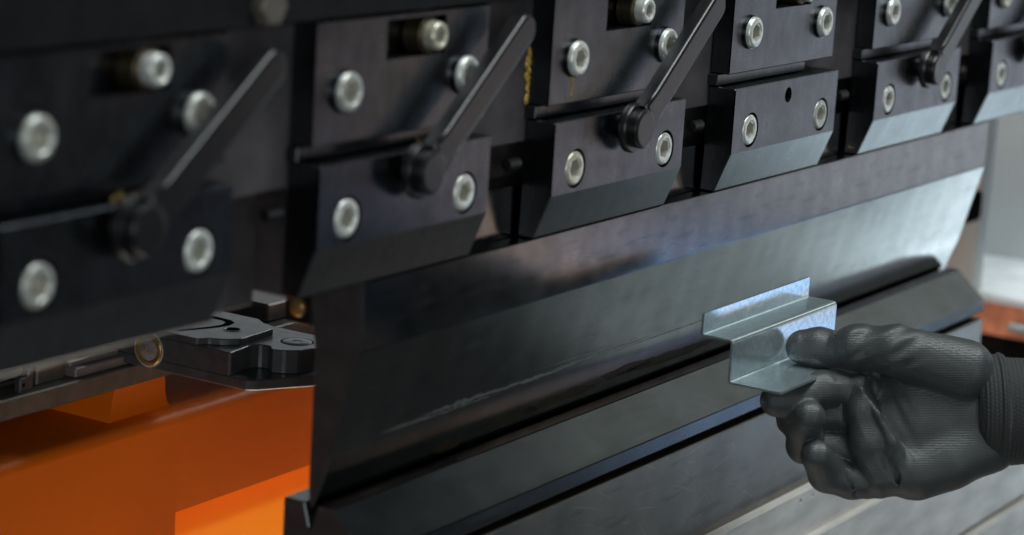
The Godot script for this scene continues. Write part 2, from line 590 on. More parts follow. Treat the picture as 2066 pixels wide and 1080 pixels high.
func lever(t: Node3D, angle: float) -> void:
	var l := Node3D.new()
	l.name = "lever"
	l.position = Vector3(47.4, 17.2, 0) * MM
	t.add_child(l)
	var mb := MB.new()
	lathe(mb, [Vector2(6.5, 0.2), Vector2(6.5, 3.4), Vector2(12.0, 3.4), Vector2(13.2, 4.4), Vector2(13.2, 7.0), Vector2(12.5, 8.2), Vector2(9, 8.4)], 40, Transform3D.IDENTITY, 0.7)
	part("boss", mb, "lever_black", l)
	mb = MB.new()
	lathe(mb, [Vector2(10.2, 8.0), Vector2(10.4, 12.4), Vector2(10.1, 13.2), Vector2(9.5, 13.7), Vector2(8.8, 13.9), Vector2(8.4, 13.9), Vector2(0, 13.9)], 40, Transform3D.IDENTITY, 0.93)
	part("hub_cap", mb, "lever_black", l)
	mb = MB.new()
	var w := 7.6
	var o := []
	o.append(Vector2(8, -w - 1.2))
	o.append(Vector2(20, -w))
	for i in 13:
		var a := -PI / 2 + PI * i / 12
		o.append(Vector2(97 + cos(a) * w, sin(a) * w))
	o.append(Vector2(20, w))
	o.append(Vector2(8, w + 1.2))
	var bs := Basis(Vector3(0, 0, 1), angle)
	var rim := PackedVector2Array(o)
	# body and two rounded-over steps on its front edge
	prism(mb, rim, 4.6, 11.2, Transform3D(bs, Vector3.ZERO), 0.4, true, [], true, false)
	var last := rim
	var z := 11.2
	for k in range(1, 5):
		var a := PI / 2 * k / 4
		var nxt := inset(rim, 2.0 * (1.0 - cos(a)))
		var nz := 11.2 - 0.4 + 2.0 * sin(a)
		if k == 1:
			z = 10.8
		for i in rim.size():
			var j := (i + 1) % rim.size()
			var di := (rim[i] - inset(rim, 1.0)[i]).normalized()
			var dj := (rim[j] - inset(rim, 1.0)[j]).normalized()
			var b := PI / 2 * (k - 1) / 4
			var f := func(q: Vector2, h: float) -> Vector3: return bs * Vector3(q.x, q.y, h)
			mb.tri(f.call(last[i], z), f.call(last[j], z), f.call(nxt[j], nz), f.call(di * cos(b), sin(b)), f.call(dj * cos(b), sin(b)), f.call(dj * cos(a), sin(a)))
			mb.tri(f.call(last[i], z), f.call(nxt[j], nz), f.call(nxt[i], nz), f.call(di * cos(b), sin(b)), f.call(dj * cos(a), sin(a)), f.call(di * cos(a), sin(a)))
		last = nxt
		z = nz
	prism(mb, last, z - 0.5, z, Transform3D(bs, Vector3.ZERO), 0.0, false, range(last.size()), false, true)
	part("arm", mb, "lever_black", l)


func clamps() -> void:
	var first := clamp_station()
	var at := [
		["tool clamp nearest the camera, out of focus, at the left end of the ram", 36.0],
		["dark tool clamp whose jaw sits over the left end of the punch", 38.0],
		["tool clamp with yellow grease beside and under its upper screws", 38.0],
		["tool clamp without a lever, an empty threaded hole in its jaw", 0.0],
		["tool clamp second from the right end, with a blue-black lever", 37.0],
		["tool clamp at the far right end, cut off by the picture's edge", 37.0],
	]
	var all := [first]
	for i in range(1, 6):
		var c: Node3D = first.duplicate()
		c.name = numbered("tool_clamp")
		add_child(c)
		c.position = Vector3(200.0 * i, 0, 0) * MM
		all.append(c)
	for i in 6:
		all[i].set_meta("label", at[i][0])
		if i != 3:
			lever(all[i], deg_to_rad(at[i][1]))
	var vary := RandomNumberGenerator.new()
	vary.seed = 21
	for c in all:
		for k in c.get_children():
			if str(k.name).begins_with("screw"):
				k.rotation.z = vary.randf() * TAU
				k.material_override = mats[["zinc", "zinc", "zinc_dull", "zinc_yellow"][vary.randi() % 4]]
	# grease left on the third clamp
	var rng := RandomNumberGenerator.new()
	rng.seed = 4
	var mb := MB.new()
	for s in [[-19.5, 34.0, 26.0, 3.0, -17.6]]:
		for k in 26:
			var p := Vector3(s[0] + rng.randfn(0, 1.0), s[1] + s[2] * k / 25.0, s[4] + rng.randf() * 0.3)
			lathe(mb, [Vector2(rng.randf_range(0.8, 2.0), 0), Vector2(rng.randf_range(0.4, 0.9), rng.randf_range(0.4, 1.0)), Vector2(0, 1.1)], 8, Transform3D(Basis.IDENTITY.scaled(Vector3(1, rng.randf_range(1, 2), 1)), p + Vector3(-4, 0, 0)))
	for k in 12:
		lathe(mb, [Vector2(1.6 - k * 0.11, 0), Vector2(0.8 - k * 0.05, 0.4), Vector2(0, 0.5)], 8, Transform3D(Basis.IDENTITY, Vector3(rng.randfn(-0.5, 0.3), 45.5 - k * 0.8, -5.02)))
	part("grease_smear", mb, "grease", all[2])
	for s in [[0, 50, 30, 26.2, -8.0, 16], [3, -22.5, 1.5, -32.5, -12.0, 6], [4, -22.8, 1.5, -31.5, -13.0, 7], [2, -22.0, 1.5, -32.5, -13.0, 4], [1, 62, 30, 26.2, -8.5, 8]]:
		mb = MB.new()
		for k in int(s[5]):
			lathe(mb, [Vector2(rng.randf_range(0.5, 1.2), 0), Vector2(rng.randf_range(0.3, 0.5), rng.randf_range(0.3, 0.7)), Vector2(0, 0.75)], 8, Transform3D(Basis.IDENTITY, Vector3(s[1] + rng.randf_range(0, s[2]), s[3] + rng.randf_range(-0.5, 1.4), s[4] + rng.randf_range(-2, 2))))
		part("grease_smear", mb, "grease", all[s[0]])


func ram() -> void:
	var t := thing("press_ram", "dark steel ram of the press brake behind the row of clamps", "press ram")
	var mb := MB.new()
	box(mb, Vector3(-400, 13.5, -60), Vector3(1350, 700, -18), 1.0)
	part("ram_plate", mb, "ram_paint", t)
	mb = MB.new()
	box(mb, Vector3(-400, 89, -17.8), Vector3(1350, 690, -2.5), 1.0)
	part("cover_strip", mb, "cover_paint", t)
	for s in [[-400, 184], [206, 1020], [1042, 1350]]:
		mb = MB.new()
		box(mb, Vector3(s[0], -43, -60), Vector3(s[1], 13.3, -38), 0.8)
		part("rear_jaw", mb, "ram_paint", t)
	for k in 7:
		mb = MB.new()
		lathe(mb, [Vector2(9, -1), Vector2(9, 5), Vector2(8, 6), Vector2(0, 6)], 6, Transform3D(Basis.IDENTITY, Vector3(136 + 200 * (k - 1), 98, -2.5)), 2.0)
		part("ram_bolt", mb, "rail_steel", t)


func tools() -> void:
	var t := thing("punch", "long dark steel punch with a sloping front, tip resting in the die", "punch tool")
	var mb := MB.new()
	var crease := []
	for k in 9:
		var e := k / 8.0
		var p0 := Vector2(-21.9, -118.6)
		var p1 := Vector2(-23.4, -124.5)
		var p2 := Vector2(-25.7, -130.5)
		crease.append(p0.lerp(p1, e).lerp(p1.lerp(p2, e), e))
	var o := [Vector2(-20, -35.2), Vector2(-9, -35.2), Vector2(-9, -68), ] + crease + [Vector2(-32.2, -147.6), Vector2(-33.8, -147.6), Vector2(-35.2, -138), Vector2(-35.0, -72), Vector2(-38.6, -48), Vector2(-38.6, -36.5), Vector2(-34, -35.2), Vector2(-34, -8), Vector2(-20, -8)]
	prism(mb, rounded(o, 0.6), 229, 1009, along_x(), 0.5)
	part("blade", mb, "punch_steel", t)
	mb = MB.new()
	prism(mb, inset(rounded(o, 0.6), 0.5), 228.85, 229.05, along_x())
	part("end_face", mb, "end_grain", t)
	# thin dull-brass patches near the tip
	var rng := RandomNumberGenerator.new()
	rng.seed = 15
	for s in [[402, 26, 0.55], [452, 40, 0.5], [520, 34, 0.35], [575, 60, 0.45], [340, 14, 0.7]]:
		mb = MB.new()
		var rim := []
		for k in 22:
			var a := TAU * k / 22
			rim.append(Vector2(s[0] + cos(a) * s[1] * rng.randf_range(0.75, 1.1), s[2] + sin(a) * 0.16 * rng.randf_range(0.6, 1.2)))
		var nn := Vector3(0, -0.38, 0.925)
		var on := func(q: Vector2) -> Vector3: return Vector3(q.x, lerpf(-124.9, -146.0, q.y), lerpf(-23.55, -31.6, q.y)) + nn * 0.06
		for k in 22:
			mb.tri(on.call(Vector2(s[0], s[2])), on.call(rim[k]), on.call(rim[(k + 1) % 22]), nn, nn, nn)
		part("tip_patch", mb, "dull_brass", t)
	# pale streaks that paint the highlight along the lower crease
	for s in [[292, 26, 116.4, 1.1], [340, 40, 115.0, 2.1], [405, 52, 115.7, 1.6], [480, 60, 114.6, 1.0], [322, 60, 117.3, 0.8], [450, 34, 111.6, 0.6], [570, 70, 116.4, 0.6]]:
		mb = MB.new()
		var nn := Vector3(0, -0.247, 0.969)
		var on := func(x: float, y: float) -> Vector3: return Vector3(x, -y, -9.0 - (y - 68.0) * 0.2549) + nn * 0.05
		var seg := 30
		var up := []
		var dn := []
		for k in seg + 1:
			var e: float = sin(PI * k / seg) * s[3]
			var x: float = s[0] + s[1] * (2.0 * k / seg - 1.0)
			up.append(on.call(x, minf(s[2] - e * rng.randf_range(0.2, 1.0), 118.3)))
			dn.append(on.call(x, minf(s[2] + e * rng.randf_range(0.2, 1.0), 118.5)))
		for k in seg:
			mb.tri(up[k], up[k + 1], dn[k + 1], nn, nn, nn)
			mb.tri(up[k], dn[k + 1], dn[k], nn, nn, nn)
		part("highlight_streak", mb, "streak_steel", t)
	t = thing("die_block", "dark steel V-die with sloping front face under the punch", "die")
	mb = MB.new()
	o = [Vector2(-49, -145.5), Vector2(-37, -145.5), Vector2(-33.6, -157.5), Vector2(-32.4, -157.5), Vector2(-29, -145.5), Vector2(-20, -145.5), Vector2(1.6, -164.6), Vector2(1.9, -173), Vector2(-6, -177), Vector2(-9, -177), Vector2(-9, -181), Vector2(-49, -181)]
	prism(mb, rounded(o, 0.5), 229, 1007, along_x(), 0.5)
	part("die_top", mb, "die_steel", t)
	mb = MB.new()
	prism(mb, inset(rounded(o, 0.5), 0.5), 228.85, 229.05, along_x())
	part("end_face", mb, "end_grain", t)
	mb = MB.new()
	o = [Vector2(-62, -181.2), Vector2(-10, -181.2), Vector2(-10, -178.4), Vector2(2, -178.4), Vector2(2, -242), Vector2(-62, -242)]
	prism(mb, rounded(o, 0.6), 205, 1007, along_x(), 0.5)
	part("die_holder", mb, "holder_steel", t)
	mb = MB.new()
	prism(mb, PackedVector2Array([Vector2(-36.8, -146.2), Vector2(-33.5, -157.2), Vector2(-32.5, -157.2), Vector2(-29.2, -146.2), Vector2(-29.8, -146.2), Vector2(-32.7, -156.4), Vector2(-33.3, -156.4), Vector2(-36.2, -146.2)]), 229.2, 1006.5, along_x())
	part("groove_shade", mb, "matte_black", t)  # black liner that paints the shade inside the narrow groove
	# the bed in front: two stepped rails and the apron
	t = thing("bed_rails", "pale grey steel bed with stepped rails along the bottom", "machine bed")
	mb = MB.new()
	box(mb, Vector3(100, -320, -40), Vector3(1150, -269.6, 8.6), 0.5)
	o = [[0, 0]]
	var hs := []
	var x := 480.0
	while x < 1100:
		hs.append([x + 100, -243.8, 1.9])
		hs.append([x + 118, -244.0, 1.4])
		x += 118
	# upper rail with a drilled face
	var r := MB.new()
	prism(r, PackedVector2Array([Vector2(8.1, -238.4), Vector2(8.6, -238.9), Vector2(8.6, -269.4), Vector2(-40, -269.4), Vector2(-40, -242.4), Vector2(2.1, -242.4), Vector2(2.1, -238.4)]), 100, 1150, along_x(), 0.3, false, [1])
	holed_face(r, 100.3, -269.4, 1149.7, -238.9, 8.6, hs, 6)
	part("upper_rail", r, "bare_steel", t)
	r = MB.new()
	prism(r, PackedVector2Array([Vector2(8.8, -269.0), Vector2(13.0, -269.0), Vector2(14.0, -270.0), Vector2(14.0, -331), Vector2(-40, -331), Vector2(-40, -269.6), Vector2(8.8, -269.6)]), 100, 1150, along_x(), 0.3, false, [2])
	hs = []
	x = 60.0
	while x < 1100:
		if x > 110:
			hs.append([x + 109, -277.4, 2.0])
		x += 118 * 2
	holed_face(r, 100.3, -331, 1149.7, -270.0, 14, hs, 6)
	part("lower_rail", r, "bare_steel", t)
	r = MB.new()
	box(r, Vector3(100, -700, -40), Vector3(1150, -334.5, 19), 1.2)
	part("apron", r, "bare_steel", t)


func back_gauge() -> void:
	var t := thing("gauge_finger", "black stepped back gauge finger with a brass-ringed button", "gauge finger")
	var y0 := -137.2
	var mb := MB.new()
	var yy := along_y()
	# base plate
	var o := [Vector2(345, -280), Vector2(345, -161), Vector2(349, -157.5), Vector2(380, -139.5), Vector2(404, -134), Vector2(412, -140), Vector2(412, -280)]
	prism(mb, rounded(o, 0.8), y0, -131.4, yy, 0.5)
	part("base_plate", mb, "gauge_steel", t)
	# middle body
	mb = MB.new()
	o = [Vector2(345.01, -280), Vector2(345.01, -172.8), Vector2(365.5, -175.6), Vector2(371.5, -172.5), Vector2(372.5, -167), Vector2(367, -162), Vector2(370, -155.5), Vector2(376, -149.6), Vector2(386.5, -147.2), Vector2(402, -150), Vector2(410, -160), Vector2(411, -280)]
	prism(mb, rounded(o, 1.0), -131.5, -118.3, yy, 0.5)
	part("middle_step", mb, "gauge_steel", t)
	# top plate, its outline bent round a milled slot
	mb = MB.new()
	o = [Vector2(345.02, -280), Vector2(345.02, -196), Vector2(351, -192), Vector2(354, -186), Vector2(357, -183), Vector2(362, -179), Vector2(394, -181), Vector2(399, -187), Vector2(400, -192), Vector2(406, -200), Vector2(407, -280)]
	prism(mb, rounded(o, 1.2, 3), -118.4, -114.7, yy, 0.4)
	part("top_plate", mb, "gauge_steel", t)
	# threaded hole with its rim, curved slot, inlay disc
	mb = MB.new()
	var flat := Transform3D(Basis(Vector3(1, 0, 0), Vector3(0, 0, -1), Vector3(0, 1, 0)), Vector3(375.3, -114.66, -194.9))
	lathe(mb, [Vector2(5.2, 0), Vector2(5.0, 0.25), Vector2(4.3, 0.3), Vector2(4.0, 0.05)], 32, flat)
	part("hole_rim", mb, "gauge_steel", t)
	mb = MB.new()
	lathe(mb, [Vector2(4.2, 0.02), Vector2(0, 0.02)], 32, flat)
	part("hole", mb, "matte_black", t)
	mb = MB.new()
	var s := [Vector2(352, -212), Vector2(360, -209), Vector2(372, -204), Vector2(381, -202), Vector2(389, -204), Vector2(392, -209), Vector2(393, -222), Vector2(388, -222), Vector2(388, -212), Vector2(386, -208), Vector2(380, -206), Vector2(371, -208), Vector2(358, -213), Vector2(350, -216)]
	prism(mb, rounded(s, 1.2, 2), -114.69, -114.62, yy)
	part("curved_slot", mb, "matte_black", t)
	mb = MB.new()
	flat.origin = Vector3(390.4, -118.26, -162)
	lathe(mb, [Vector2(9.2, 0), Vector2(8.7, 0.02), Vector2(8.3, 0.0)], 40, flat)
	part("inlay_ring", mb, "matte_black", t)
	mb = MB.new()
	lathe(mb, [Vector2(8.2, 0), Vector2(8.0, 0.15), Vector2(3.0, 0.15), Vector2(2.6, -0.6)], 40, flat)
	part("inlay_disc", mb, "gauge_steel", t)
	# brass-ringed button on the left side
	var side := Transform3D(Basis(Vector3(0, 0, 1), Vector3(0, 1, 0), Vector3(-1, 0, 0)), Vector3(345, -126.6, -228.4))
	mb = MB.new()
	lathe(mb, [Vector2(9.2, 0), Vector2(9.2, 0.6), Vector2(8.7, 1.1), Vector2(6.9, 1.1), Vector2(6.6, 0.5)], 48, side)
	part("brass_ring", mb, "brass", t)
	mb = MB.new()
	lathe(mb, [Vector2(6.25, 0.2), Vector2(6.2, 0.9), Vector2(5.9, 1.1), Vector2(1.2, 1.1), Vector2(0.9, 0.6), Vector2(0, 0.5)], 48, side)
	part("button", mb, "ivory_steel", t)
	mb = MB.new()
	lathe(mb, [Vector2(10.0, 0), Vector2(10.0, 0.25), Vector2(9.5, 0.3), Vector2(9.2, 0.05)], 48, side)
	part("button_seat", mb, "bare_steel", t)

	# rail the finger rides on
	t = thing("gauge_rail", "brownish grey steel rail under the gauge finger", "gauge rail")
	mb = MB.new()
	box(mb, Vector3(-100, -150.6, -330), Vector3(760, -139.2, -242.6), 0.8)
	part("rail_bar", mb, "rail_steel", t)
	mb = MB.new()
	box(mb, Vector3(306, -139.1, -266), Vector3(350, -133.6, -246.2), 0.7)
	box(mb, Vector3(306.2, -134.0, -266.2), Vector3(349.6, -130.5, -250.5), 0.7)
	var dc := MB.new()
	box(dc, Vector3(-100, -139.1, -330), Vector3(338, -92, -267), 2.0)
	part("shadow_box", dc, "matte_black", t)  # black box added for the shadow behind the guide strip
	part("guide_strip", mb, "brown_aluminium", t)
	mb = MB.new()
	box(mb, Vector3(484, -139.1, -300), Vector3(530, -128, -252), 1.0)
	part("rear_block", mb, "brown_aluminium", t)
	mb = MB.new()
	box(mb, Vector3(280, -139.1, -262), Vector3(302, -126, -250.5), 0.8)
	part("stop_plate", mb, "rail_steel", t)
	mb = MB.new()
	prism(mb, rounded([Vector2(262, -139.2), Vector2(272, -139.2), Vector2(272, -128), Vector2(269, -128), Vector2(268, -131), Vector2(262, -131)], 0.6), -250, -246, Transform3D.IDENTITY, 0.4)
	prism(mb, rounded([Vector2(270, -139.2), Vector2(277, -139.2), Vector2(278, -126), Vector2(274, -126)], 0.6), -254, -250.2, Transform3D.IDENTITY, 0.4)
	var lk := part("small_latch", mb, "gauge_steel", t)
	mb = MB.new()
	lathe(mb, [Vector2(1.3, 0.1), Vector2(0.0, 0.1)], 16, Transform3D(Basis.IDENTITY, Vector3(264.8, -135, -246)))
	part("pin_hole", mb, "matte_black", lk)
	# small brass knob that hangs behind the punch end
	t = thing("brass_knob", "small round brass knob just left of the punch's end", "knob")
	mb = MB.new()
	lathe(mb, [Vector2(0, -9), Vector2(3.2, -9), Vector2(3.2, -2), Vector2(4.6, -1.4), Vector2(4.8, 0.6), Vector2(4.0, 1.8), Vector2(2, 2.4), Vector2(0, 2.5)], 24, Transform3D(Basis(Vector3(0, 0, 1), Vector3(0, 1, 0), Vector3(-1, 0, 0)), Vector3(246, -57.6, -58)), 0.5)
	part("knob_head", mb, "brass", t)
	mb = MB.new()
	box(mb, Vector3(246, -66, -66), Vector3(268, -43, -50), 1.0)
	part("knob_block", mb, "black_oxide_dark", t)


func orange_bed() -> void:
	var t := thing("orange_frame", "orange painted cast frame of the press brake behind the tooling", "machine frame")
	var mb := MB.new()
	# beam: (z, y) outline with a softly rounded front shoulder
	var o := [Vector2(-360, -169.5), Vector2(-240, -169.8)]
	for i in 7:
		var a := PI / 2 - PI / 2 * i / 6
		o.append(Vector2(-237.5 + cos(a) * 6, -175.8 + sin(a) * 6))
	o.append_array([Vector2(-231.5, -228), Vector2(-360, -228)])
	prism(mb, PackedVector2Array(o), 377, 1000, along_x(), 0.0, true)
	part("beam", mb, "orange_paint", t)
	mb = MB.new()
	o[-2] = Vector2(-231.5, -600)
	o[-1] = Vector2(-360, -600)
	prism(mb, PackedVector2Array(o), -200, 377, along_x(), 0.0, true)
	part("column", mb, "orange_paint", t)
	# flared rib under the gauge rail
	mb = MB.new()
	var g := []
	for i in 9:
		var a := PI / 2 * i / 8
		g.append(Vector2(388 - sin(a) * 6, -169.9 + (1 - cos(a)) * 13))
	g.append_array([Vector2(381.4, -150.2), Vector2(338, -150.2)])
	g.append(Vector2(334, -169.9))
	prism(mb, PackedVector2Array(g), -330, -246, Transform3D.IDENTITY, 0.0, true)
	part("rib", mb, "orange_paint", t)
	# panel behind the opening, with a fold; its light is painted into the brighter orange
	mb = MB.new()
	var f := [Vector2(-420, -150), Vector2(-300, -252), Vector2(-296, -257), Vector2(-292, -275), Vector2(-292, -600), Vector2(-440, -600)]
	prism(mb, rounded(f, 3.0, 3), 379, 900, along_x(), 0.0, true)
	part("inner_panel", mb, "lit_orange_paint", t)


func right_side() -> void:
	var t := thing("side_upright", "blurred grey side frame of the machine at the far right", "machine frame")
	var mb := MB.new()
	box(mb, Vector3(1420, -260, -420), Vector3(1460, 700, -72), 3)
	part("side_plate", mb, "frame_grey", t)
	mb = MB.new()
	box(mb, Vector3(1250, -216, -125), Vector3(1270, 300, -98), 2)
	part("post", mb, "frame_grey", t)
	mb = MB.new()
	box(mb, Vector3(1190, -146, -106), Vector3(1215, -122, -84), 2)
	part("dark_bracket", mb, "matte_black", t)
	t = thing("side_table", "orange side table with a pale sheet-metal top behind the die's right end", "table")
	mb = MB.new()
	box(mb, Vector3(1250, -219, -330), Vector3(1419, -214.5, -36), 0.8)
	part("table_top", mb, "table_sheet", t)
	mb = MB.new()
	box(mb, Vector3(1248, -219.5, -330), Vector3(1249.9, -214, -36), 0.4)
	part("edge_strip", mb, "pale_edge", t)
	mb = MB.new()
	box(mb, Vector3(1251, -247, -320), Vector3(1400, -219.6, -38), 0.8)
	part("table_skirt", mb, "red_orange", t)
	mb = MB.new()
	box(mb, Vector3(1240, -239, -62), Vector3(1249.5, -233, -30), 1.2)
	part("side_tube", mb, "teal_grey", t)
	mb = MB.new()
	box(mb, Vector3(1252, -700, -300), Vector3(1390, -247.4, -45), 2)
	part("table_base", mb, "matte_black", t)
	var w := MB.new()
	box(w, Vector3(-900, -1400, -820), Vector3(2200, 1400, -800), 2)
	var o := part("rear_wall", w, "matte_black", self)
	o.set_meta("kind", "structure")
	o.set_meta("label", "dark interior wall far behind the machine")
	o.set_meta("category", "wall")
	w = MB.new()
	box(w, Vector3(-900, -1420, -800), Vector3(3200, -1400, 2500), 2)
	o = part("floor", w, "floor_grey", self)
	o.set_meta("kind", "structure")
	o.set_meta("label", "grey workshop floor far below the machine")
	o.set_meta("category", "floor")


# ------------------------------------------------------------------ sheet part and hand
func bracket() -> void:
	var t := thing("sheet_bracket", "galvanised Z-shaped sheet metal bracket held between thumb and fingers", "metal bracket")
	var s := 1.4
	var centre := [Vector2(41.5, -80.8), Vector2(41.5, -92.8), Vector2(59.6, -92.8), Vector2(59.6, -115.6), Vector2(90.5, -115.6)]
	# thick line with rounded bends
	var soft := [centre[0]]
	for i in range(1, 4):
		var p: Vector2 = centre[i]
		var a: Vector2 = p + (centre[i - 1] - p).normalized() * 2.0
		var b: Vector2 = p + (centre[i + 1] - p).normalized() * 2.0
		for j in 6:
			var k := j / 5.0
			soft.append(a.lerp(p, k).lerp(p.lerp(b, k), k))
	soft.append(centre[4])
	var l := []
	var r := []
	for i in soft.size():
		var d: Vector2 = (soft[mini(i + 1, soft.size() - 1)] - soft[maxi(i - 1, 0)]).normalized()
		var n := Vector2(-d.y, d.x) * s * 0.5
		l.append(soft[i] + n)
		r.append(soft[i] - n)
	r.reverse()
	var o := PackedVector2Array(l + r)
	var mb := MB.new()
	prism(mb, o, 475, 607, along_x(), 0.12, true)
	part("sheet", mb, "galvanised", t)


func capsule(p: Vector3, a: Vector3, b: Vector3, ra: float, rb: float) -> float:
	var ab := b - a
	var h := clampf((p - a).dot(ab) / maxf(ab.length_squared(), 1e-6), 0.0, 1.0)
	return (p - a - ab * h).length() - lerpf(ra, rb, h)


func sdf_mesh(chains: Array, cuts: Array, lo: Vector3, cell: float, dims: Vector3i, wrinkle: Callable) -> MB:
	var nx := dims.x
	var ny := dims.y
	var nz := dims.z
	var f := PackedFloat32Array()
	f.resize(nx * ny * nz)
	f.fill(30.0)
	for pass_ in 2:
		for ch in (chains if pass_ == 0 else cuts):
			var k: float = ch[0]
			var pts: Array = ch[1]
			# the chain's own field first, joined softly along the chain; then the chain joins the rest
			for s in pts.size() - 1:
				var a := Vector3(pts[s][0], pts[s][1], pts[s][2])
				var b := Vector3(pts[s + 1][0], pts[s + 1][1], pts[s + 1][2])
				var ra: float = pts[s][3]
				var rb: float = pts[s + 1][3]
				var m := maxf(ra, rb) + k + 5.0
				var p0 := (a.min(b) - Vector3.ONE * m - lo) / cell
				var p1 := (a.max(b) + Vector3.ONE * m - lo) / cell
				var ab := b - a
				var il := 1.0 / maxf(ab.length_squared(), 1e-6)
				for z in range(maxi(0, int(p0.z)), mini(nz, int(p1.z) + 1)):
					for y in range(maxi(0, int(p0.y)), mini(ny, int(p1.y) + 1)):
						var row := (z * ny + y) * nx
						for x in range(maxi(0, int(p0.x)), mini(nx, int(p1.x) + 1)):
							var q := lo + Vector3(x, y, z) * cell - a
							var h := clampf(q.dot(ab) * il, 0.0, 1.0)
							var d := (q - ab * h).length() - ra - (rb - ra) * h
							var e := f[row + x]
							if pass_ == 0:
								var t := maxf(k - absf(d - e), 0.0) / k
								f[row + x] = minf(d, e) - t * t * k * 0.25
							else:
								d = -d
								var t := maxf(k - absf(d - e), 0.0) / k
								f[row + x] = maxf(d, e) + t * t * k * 0.25
	for z in nz:
		for y in ny:
			var row := (z * ny + y) * nx
			for x in nx:
				if absf(f[row + x]) < 4.0:
					f[row + x] += wrinkle.call(lo + Vector3(x, y, z) * cell)
	# surface nets
	var ids := PackedInt32Array()
	ids.resize(nx * ny * nz)
	ids.fill(-1)
	var vs := PackedVector3Array()
	var ns := PackedVector3Array()
	var off := [0, 1, nx, nx + 1, nx * ny, nx * ny + 1, nx * ny + nx, nx * ny + nx + 1]
	var cor := [Vector3(0, 0, 0), Vector3(1, 0, 0), Vector3(0, 1, 0), Vector3(1, 1, 0), Vector3(0, 0, 1), Vector3(1, 0, 1), Vector3(0, 1, 1), Vector3(1, 1, 1)]
	var edges := [[0, 1], [2, 3], [4, 5], [6, 7], [0, 2], [1, 3], [4, 6], [5, 7], [0, 4], [1, 5], [2, 6], [3, 7]]
	for z in nz - 1:
		for y in ny - 1:
			var row := (z * ny + y) * nx
			for x in nx - 1:
				var i := row + x
				if absf(f[i]) > 3.5:
					continue
				var mask := 0
				var d := []
				for c in 8:
					var e := f[i + off[c]]
					d.append(e)
					if e < 0.0:
						mask |= 1 << c
				if mask == 0 or mask == 255:
					continue
				var sum := Vector3.ZERO
				var cnt := 0
				for e in edges:
					var a: float = d[e[0]]
					var b: float = d[e[1]]
					if (a < 0.0) != (b < 0.0):
						sum += cor[e[0]].lerp(cor[e[1]], a / (a - b))
						cnt += 1
				ids[i] = vs.size()
				var q := sum / cnt
				vs.append(lo + (Vector3(x, y, z) + q) * cell)
				var gx := lerpf(lerpf(d[1] - d[0], d[3] - d[2], q.y), lerpf(d[5] - d[4], d[7] - d[6], q.y), q.z)
				var gy := lerpf(lerpf(d[2] - d[0], d[3] - d[1], q.x), lerpf(d[6] - d[4], d[7] - d[5], q.x), q.z)
				var gz := lerpf(lerpf(d[4] - d[0], d[5] - d[1], q.x), lerpf(d[6] - d[2], d[7] - d[3], q.x), q.y)
				ns.append(Vector3(gx, gy, gz).normalized())
	# normals smoothed once across neighbours by the quads' own averaging
	var acc := PackedVector3Array()
	acc.resize(vs.size())
	var quads := PackedInt32Array()
	for z in range(1, nz - 1):
		for y in range(1, ny - 1):
			var row := (z * ny + y) * nx
			for x in range(1, nx - 1):
				var i := row + x
				var a := f[i]
				if absf(a) > 3.5:
					continue
				var inside := a < 0.0
				for ax in 3:
					var st: int = [1, nx, nx * ny][ax]
					if (f[i + st] < 0.0) == inside:
						continue
					var u: int = [nx, nx * ny, 1][ax]
					var w: int = [nx * ny, 1, nx][ax]
					var q0 := ids[i - u - w]
					var q1 := ids[i - w]
					var q2 := ids[i]
					var q3 := ids[i - u]
					if q0 < 0 or q1 < 0 or q2 < 0 or q3 < 0:
						continue
					quads.append_array(PackedInt32Array([q0, q1, q2, q3]))
					var fn := (vs[q2] - vs[q0]).cross(vs[q3] - vs[q1])
					if fn.dot(ns[q0] + ns[q2]) < 0.0:
						fn = -fn
					for g in [q0, q1, q2, q3]:
						acc[g] += fn
	var mb := MB.new()
	for i in acc.size():
		acc[i] = (acc[i].normalized() + ns[i]).normalized()
	for i in range(0, quads.size(), 4):
		var a := quads[i]
		var b := quads[i + 1]
		var c := quads[i + 2]
		var d := quads[i + 3]
		mb.tri(vs[a], vs[b], vs[c], acc[a], acc[b], acc[c])
		mb.tri(vs[a], vs[c], vs[d], acc[a], acc[c], acc[d])
	return mb


